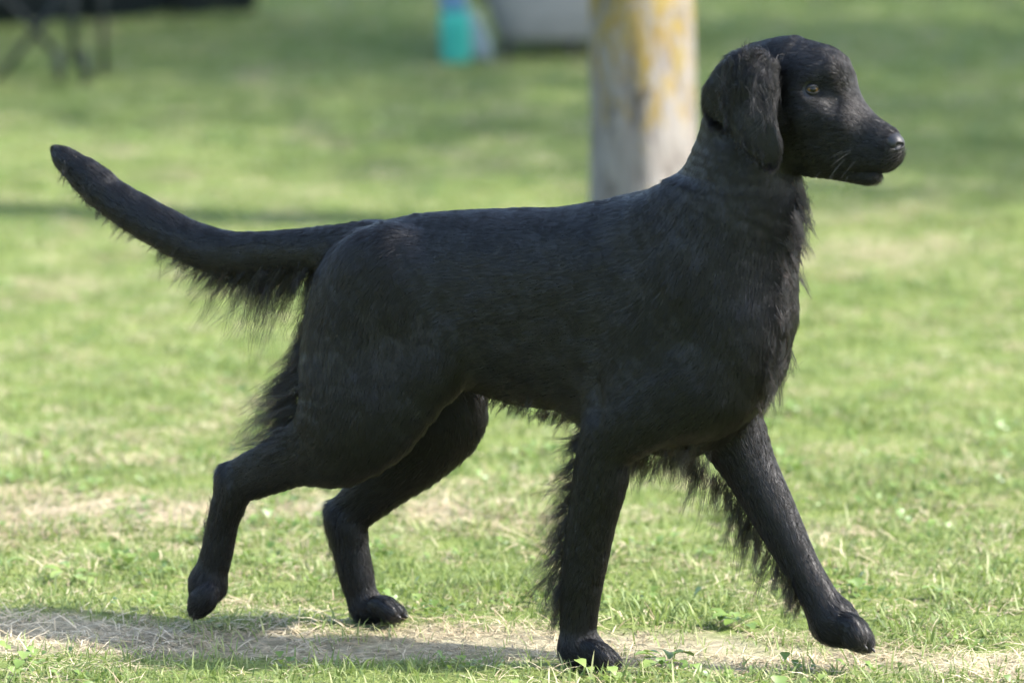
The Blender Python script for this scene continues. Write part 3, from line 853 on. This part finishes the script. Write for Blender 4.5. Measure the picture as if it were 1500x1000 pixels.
feather('foreleg_feathering', [(862, 625, -.074, -.8, .3, 40), (850, 660, -.074, -.8, .4, 38), (845, 700, -.072, -.75, .55, 60), (838, 750, -.07, -.75, .6, 72), (832, 800, -.07, -.7, .65, 74),
        (828, 840, -.068, -.6, .8, 66), (826, 880, -.066, -.4, .9, 40), (824, 915, -.065, -.3, 1, 20)], 2800, lat=.007, jit=4, bend=(-.1, .8))
feather('foreleg_feathering', [(1000, 665, .06, -.2, 1, 40), (1040, 690, .066, -.25, .9, 56), (1066, 715, .066, -.3, .9, 60), (1098, 762, .064, -.35, .9, 56), (1130, 808, .062, -.3, .9, 54),
        (1155, 845, .06, -.25, .95, 44), (1172, 880, .06, -.2, 1, 18)], 2800, lat=.007, jit=4, bend=(.1, .7))
feather('brisket_feathering', [(905, 655, -.02, -.3, .9, 46), (945, 668, 0, -.3, .9, 40), (985, 664, .01, -.2, .9, 36), (1025, 650, 0, -.1, 1, 34)], 2200, lat=.025, jit=6, bend=(-.3, .4))
feather('throat_feathering', [(1178, 276, 0, .55, .85, 22), (1170, 310, -.01, .5, .85, 28), (1162, 350, -.015, .5, .85, 28), (1155, 390, -.02, .35, .9, 24), (1150, 440, -.02, .15, 1, 30),
        (1150, 490, -.02, 0, 1, 32), (1135, 540, -.02, -.1, 1, 34), (1110, 590, -.01, 0, 1, 40)], 4200, lat=.022, jit=7, bend=(-.1, .5))
feather('belly_fringe', [(862, 612, 0, -.6, .7, 22), (800, 604, 0, -.7, .6, 20), (740, 584, 0, -.7, .6, 20), (710, 572, .02, -.6, .7, 22)], 1500, lat=.02, jit=4)
feather('hock_fringe', [(322, 705, -.066, -.5, .8, 12), (308, 760, -.066, -.4, .9, 14), (296, 815, -.066, -.4, .9, 14), (282, 850, -.066, -.3, 1, 12)], 500, lat=.006, jit=2)
feather('hock_fringe', [(480, 765, .068, -.4, .9, 12), (492, 810, .068, -.3, .9, 16), (505, 860, .068, -.3, .9, 16)], 500, lat=.006, jit=2)
rows = [(1118, 84, -.070), (1100, 92, -.079), (1085, 104, -.083), (1070, 122, -.084), (1062, 142, -.084), (1085, 138, -.088), (1105, 130, -.089), (1120, 130, -.087)]
feather('ear_hair', [(u_, v_, l_, -.15 + (u_ - 1060) * .004, 1, 26 + (u_ - 1060) * .35) for u_, v_, l_ in rows], 2600, lat=.002, jit=7, head=True, bend=(.12, .2), spread=.07)
feather('ear_fringe', [(1050, 150, -.078, 0, 1, 10), (1062, 172, -.080, .1, 1, 14), (1085, 200, -.083, .3, 1, 14), (1108, 225, -.083, .3, 1, 10), (1128, 238, -.082, .2, 1, 6)], 1200, lat=.003, jit=3, head=True, bend=(.1, .5))
feather('ear_tuft', [(1112, 74, -.060, -.9, .3, 34), (1100, 78, -.066, -.9, .5, 40), (1128, 92, -.068, -.3, 1, 40), (1134, 120, -.074, .2, 1, 44)], 900, lat=.004, jit=4, head=True, bend=(-.1, .6))

# --- nose, eyes, whiskers, claws
def small_sdf(name, chains_, carves_, vox, mat, parent, kk=9 / PXM):
    P = np.array([c[i] for c in chains_ for i in (0, 1)]); m = .03
    l0, h0 = P.min(0) - m, P.max(0) + m
    dm = np.ceil((h0 - l0) / vox).astype(int)
    g = np.stack(np.meshgrid(*[np.arange(dm[q]) * vox + l0[q] for q in range(3)], indexing='ij'), -1)
    def pd(c):
        a, b, ra, rb, s_, n_ = c
        return prim_d(dict(a=a, b=b, ra=ra, rb=rb, s=s_, n=n_), g)
    f = np.full(dm, .02)
    for c in chains_: f = smin(f, pd(c), kk)
    for c in carves_: f = -smin(-f, pd(c), 1.2 / PXM)
    gr = openvdb.FloatGrid(.05); gr.copyFromArray(f.astype(np.float32))
    p_, t_, q_ = gr.convertToPolygons(0.0, 0.0)
    p_ = p_.astype(float) * vox + l0
    fnn = np.cross(p_[q_[:, 1]] - p_[q_[:, 0]], p_[q_[:, 2]] - p_[q_[:, 0]])
    gg = np.stack(np.gradient(f, vox), -1)
    ii = np.clip(((p_[q_].mean(1) - l0) / vox).astype(int), 0, dm - 1)
    if (np.einsum('ij,ij->i', fnn, gg[ii[:, 0], ii[:, 1], ii[:, 2]]) > 0).mean() < .5: q_ = q_[:, ::-1]
    return link(name, mesh_np(name, p_, q_), mat, parent)
def HB(u, v, l=0.0): return B(u, v, l, HEAD)
def m_nose():
    N = NT('wet_nose_leather'); tc = N.n('ShaderNodeTexCoord').outputs['Object']
    v = N.n('ShaderNodeTexVoronoi'); v.inputs['Scale'].default_value = 900; N.l(tc, v.inputs['Vector'])
    return N.done(N.bsdf((.012, .012, .014), .48, .42, N.bump(v.outputs['Distance'], .35, .0006)))
px = 1 / PXM
small_sdf('nose', [(HB(1296, 203, -.005), HB(1296, 203, .005), 12 * px, 12 * px, 1, HN_LOC), (HB(1309, 207, -.006), HB(1309, 207, .006), 11 * px, 11 * px, 1, HN_LOC),
                   (HB(1314, 212, -.007), HB(1311, 223, -.004), 9.5 * px, 7 * px, 1, HN_LOC), (HB(1314, 212, .007), HB(1311, 223, .004), 9.5 * px, 7 * px, 1, HN_LOC),
                   (HB(1310, 212, 0), HB(1309, 238, 0), 12 * px, 6 * px, .8, HN_LOC)],
          [(HB(1317, 214, -.0135), HB(1321, 212, -.0075), 5.4 * px, 3 * px, 1, HN_LOC), (HB(1318, 214, -.0135), HB(1302, 221, -.018), 4 * px, 1.8 * px, 1, HN_LOC),
           (HB(1318, 214, .0135), HB(1322, 212, .0075), 4.6 * px, 3 * px, 1, HN_LOC), (HB(1318, 214, .0135), HB(1302, 221, .018), 4 * px, 1.8 * px, 1, HN_LOC),
           (HB(1326, 216, 0), HB(1322, 242, 0), 2.2 * px, 1.6 * px, 1, HN_LOC)], .0007, m_nose(), body)

def m_eye():
    N = NT('amber_eye'); tc = N.n('ShaderNodeTexCoord').outputs['Object']
    sx = N.n('ShaderNodeSeparateXYZ'); N.l(tc, sx.inputs[0])
    r2 = N.math('SQRT', N.math('ADD', N.math('MULTIPLY', sx.outputs[0], sx.outputs[0]), N.math('MULTIPLY', sx.outputs[1], sx.outputs[1])))
    ns = N.noise(tc, 900, 3)
    rr = N.math('MULTIPLY', N.math('ADD', r2, N.math('MULTIPLY', N.math('SUBTRACT', ns, .5), .0008)), 100.0)
    col = N.ramp(rr, [(0.0, (.003, .003, .003)), (.34, (.003, .003, .003)), (.42, (.045, .022, .006)), (.58, (.11, .060, .016)), (.74, (.045, .022, .008)), (.80, (.006, .005, .004)), (1.0, (.012, .01, .01))])
    b = N.bsdf(col, .05, .28)
    return N.done(b)
EYE = m_eye()
def m_lid():
    N = NT('black_eyelid'); return N.done(N.bsdf((.008, .008, .009), .45, .4))
LID = m_lid()
ER = .0098
for sgn in (-1, 1):
    surf = hit(1190, 131) if sgn < 0 else None
    if sgn < 0:
        near_c = surf
        # eye centre, mirrored about the middle plane of the head for the other side
        ctr = surf - normals(surf[None])[0] * .0045
        hl0 = (ctr - to_local(hpt)) @ HN_LOC
    cc = ctr if sgn < 0 else ctr - HN_LOC * 2 * hl0
    gaze = HH_LOC * .62 + HN_LOC * .80 * sgn + np.array([0, 0, .02]); gaze /= np.linalg.norm(gaze)
    zz = Vector(gaze); xx = Vector(np.cross([0, 0, 1.0], gaze)).normalized(); yy = zz.cross(xx)
    M = Matrix((xx, yy, zz)).transposed().to_4x4(); M.translation = Vector(cc)
    nu, nv = 32, 20; V = []; F = []
    for i in range(nv + 1):
        th = math.pi * i / nv
        for j in range(nu):
            ph = 2 * math.pi * j / nu
            V.append((ER * math.sin(th) * math.cos(ph), ER * math.sin(th) * math.sin(ph), ER * math.cos(th)))
    for i in range(nv):
        for j in range(nu):
            F.append((i * nu + j, (i + 1) * nu + j, (i + 1) * nu + (j + 1) % nu, i * nu + (j + 1) % nu))
    eo = link('eye', mesh_np('eye', V, F), EYE, body); eo.matrix_local = M
    V = []; F = []; rings = 9; nu = 40; RL = ER * 1.10
    for i in range(rings + 1):
        t = i / rings
        for j in range(nu):
            ph = 2 * math.pi * j / nu
            ax = .90; ay = .36 if math.sin(ph) > 0 else .40
            inner = 1 / math.sqrt((math.cos(ph) / ax) ** 2 + (math.sin(ph) / ay) ** 2) * (1 - .12 * abs(math.sin(2 * ph)))
            th = inner + (1.75 - inner) * t
            rl = RL * (1 + .08 * math.exp(-((t - .12) / .12) ** 2)) - (ER * .06 if i == 0 else 0)
            V.append((rl * math.sin(th) * math.cos(ph), rl * math.sin(th) * math.sin(ph), rl * math.cos(th)))
    for i in range(rings):
        for j in range(nu):
            F.append((i * nu + j, (i + 1) * nu + j, (i + 1) * nu + (j + 1) % nu, i * nu + (j + 1) % nu))
    link('eyelid', mesh_np('eyelid', V, F), LID, eo)

# whiskers
P = []
for sgn in (-1, 1):
    for (u, v, du, dv, L) in ((1236, 216, -24, 8, 1), (1246, 222, -22, 14, 1), (1256, 220, -26, 4, 1), (1240, 232, -16, 20, 1), (1228, 240, -14, 24, 1), (1258, 236, -18, 22, 1),
                           (1222, 252, -14, 20, 1), (1232, 258, -4, 22, 1), (1244, 262, -2, 18, 1), (1208, 246, -16, 22, 1), (1250, 214, -30, -2, 1)):
        for rep_ in range(1):
            u1, v1 = u + rng.normal() * 4, v + rng.normal() * 3
            p = hit(u1, v1)
            if p is None: continue
            if sgn > 0:
                p = p - HN_LOC * 2 * ((p - to_local(hpt)) @ HN_LOC)
            d = HH_LOC * du / PXM + np.array([0, 0, -dv / PXM]) + HN_LOC * sgn * .018 * (.7 + .6 * rng.random())
            row = [p + d * t * (1 + .3 * rng.random() * 0) + np.array([0, 0, -.006]) * t * t for t in np.linspace(0, 1, 6)]
            P.append(row)
P = np.array(P)
def m_wh():
    N = NT('whisker_hair'); return N.done(N.bsdf((.16, .15, .14), .4, .5))
tag(curves_obj('whiskers', P, np.linspace(1, .2, 6)[None] * np.full((len(P), 1), .00015), m_wh(), body), kind='stuff')

def m_claw():
    N = NT('dark_claw'); return N.done(N.bsdf((.03, .027, .025), .35, .5))
CL = m_claw()
for (u, v, r, l, du, dv) in TOES:
    p = B(u, v, l)
    d = np.array([du, 0, -dv]) / math.hypot(du, dv)
    dn = d * .8 + np.array([0, 0, -.45])
    rr = r / PXM
    MB().tube([p + d * rr * .6, p + d * rr * 1.0, p + d * rr * 1.1 + dn * .003, p + d * rr * 1.1 + dn * .0055], [.0024, .0022, .0016, .0007], 8).build('claw', CL, body, True)
#@REST
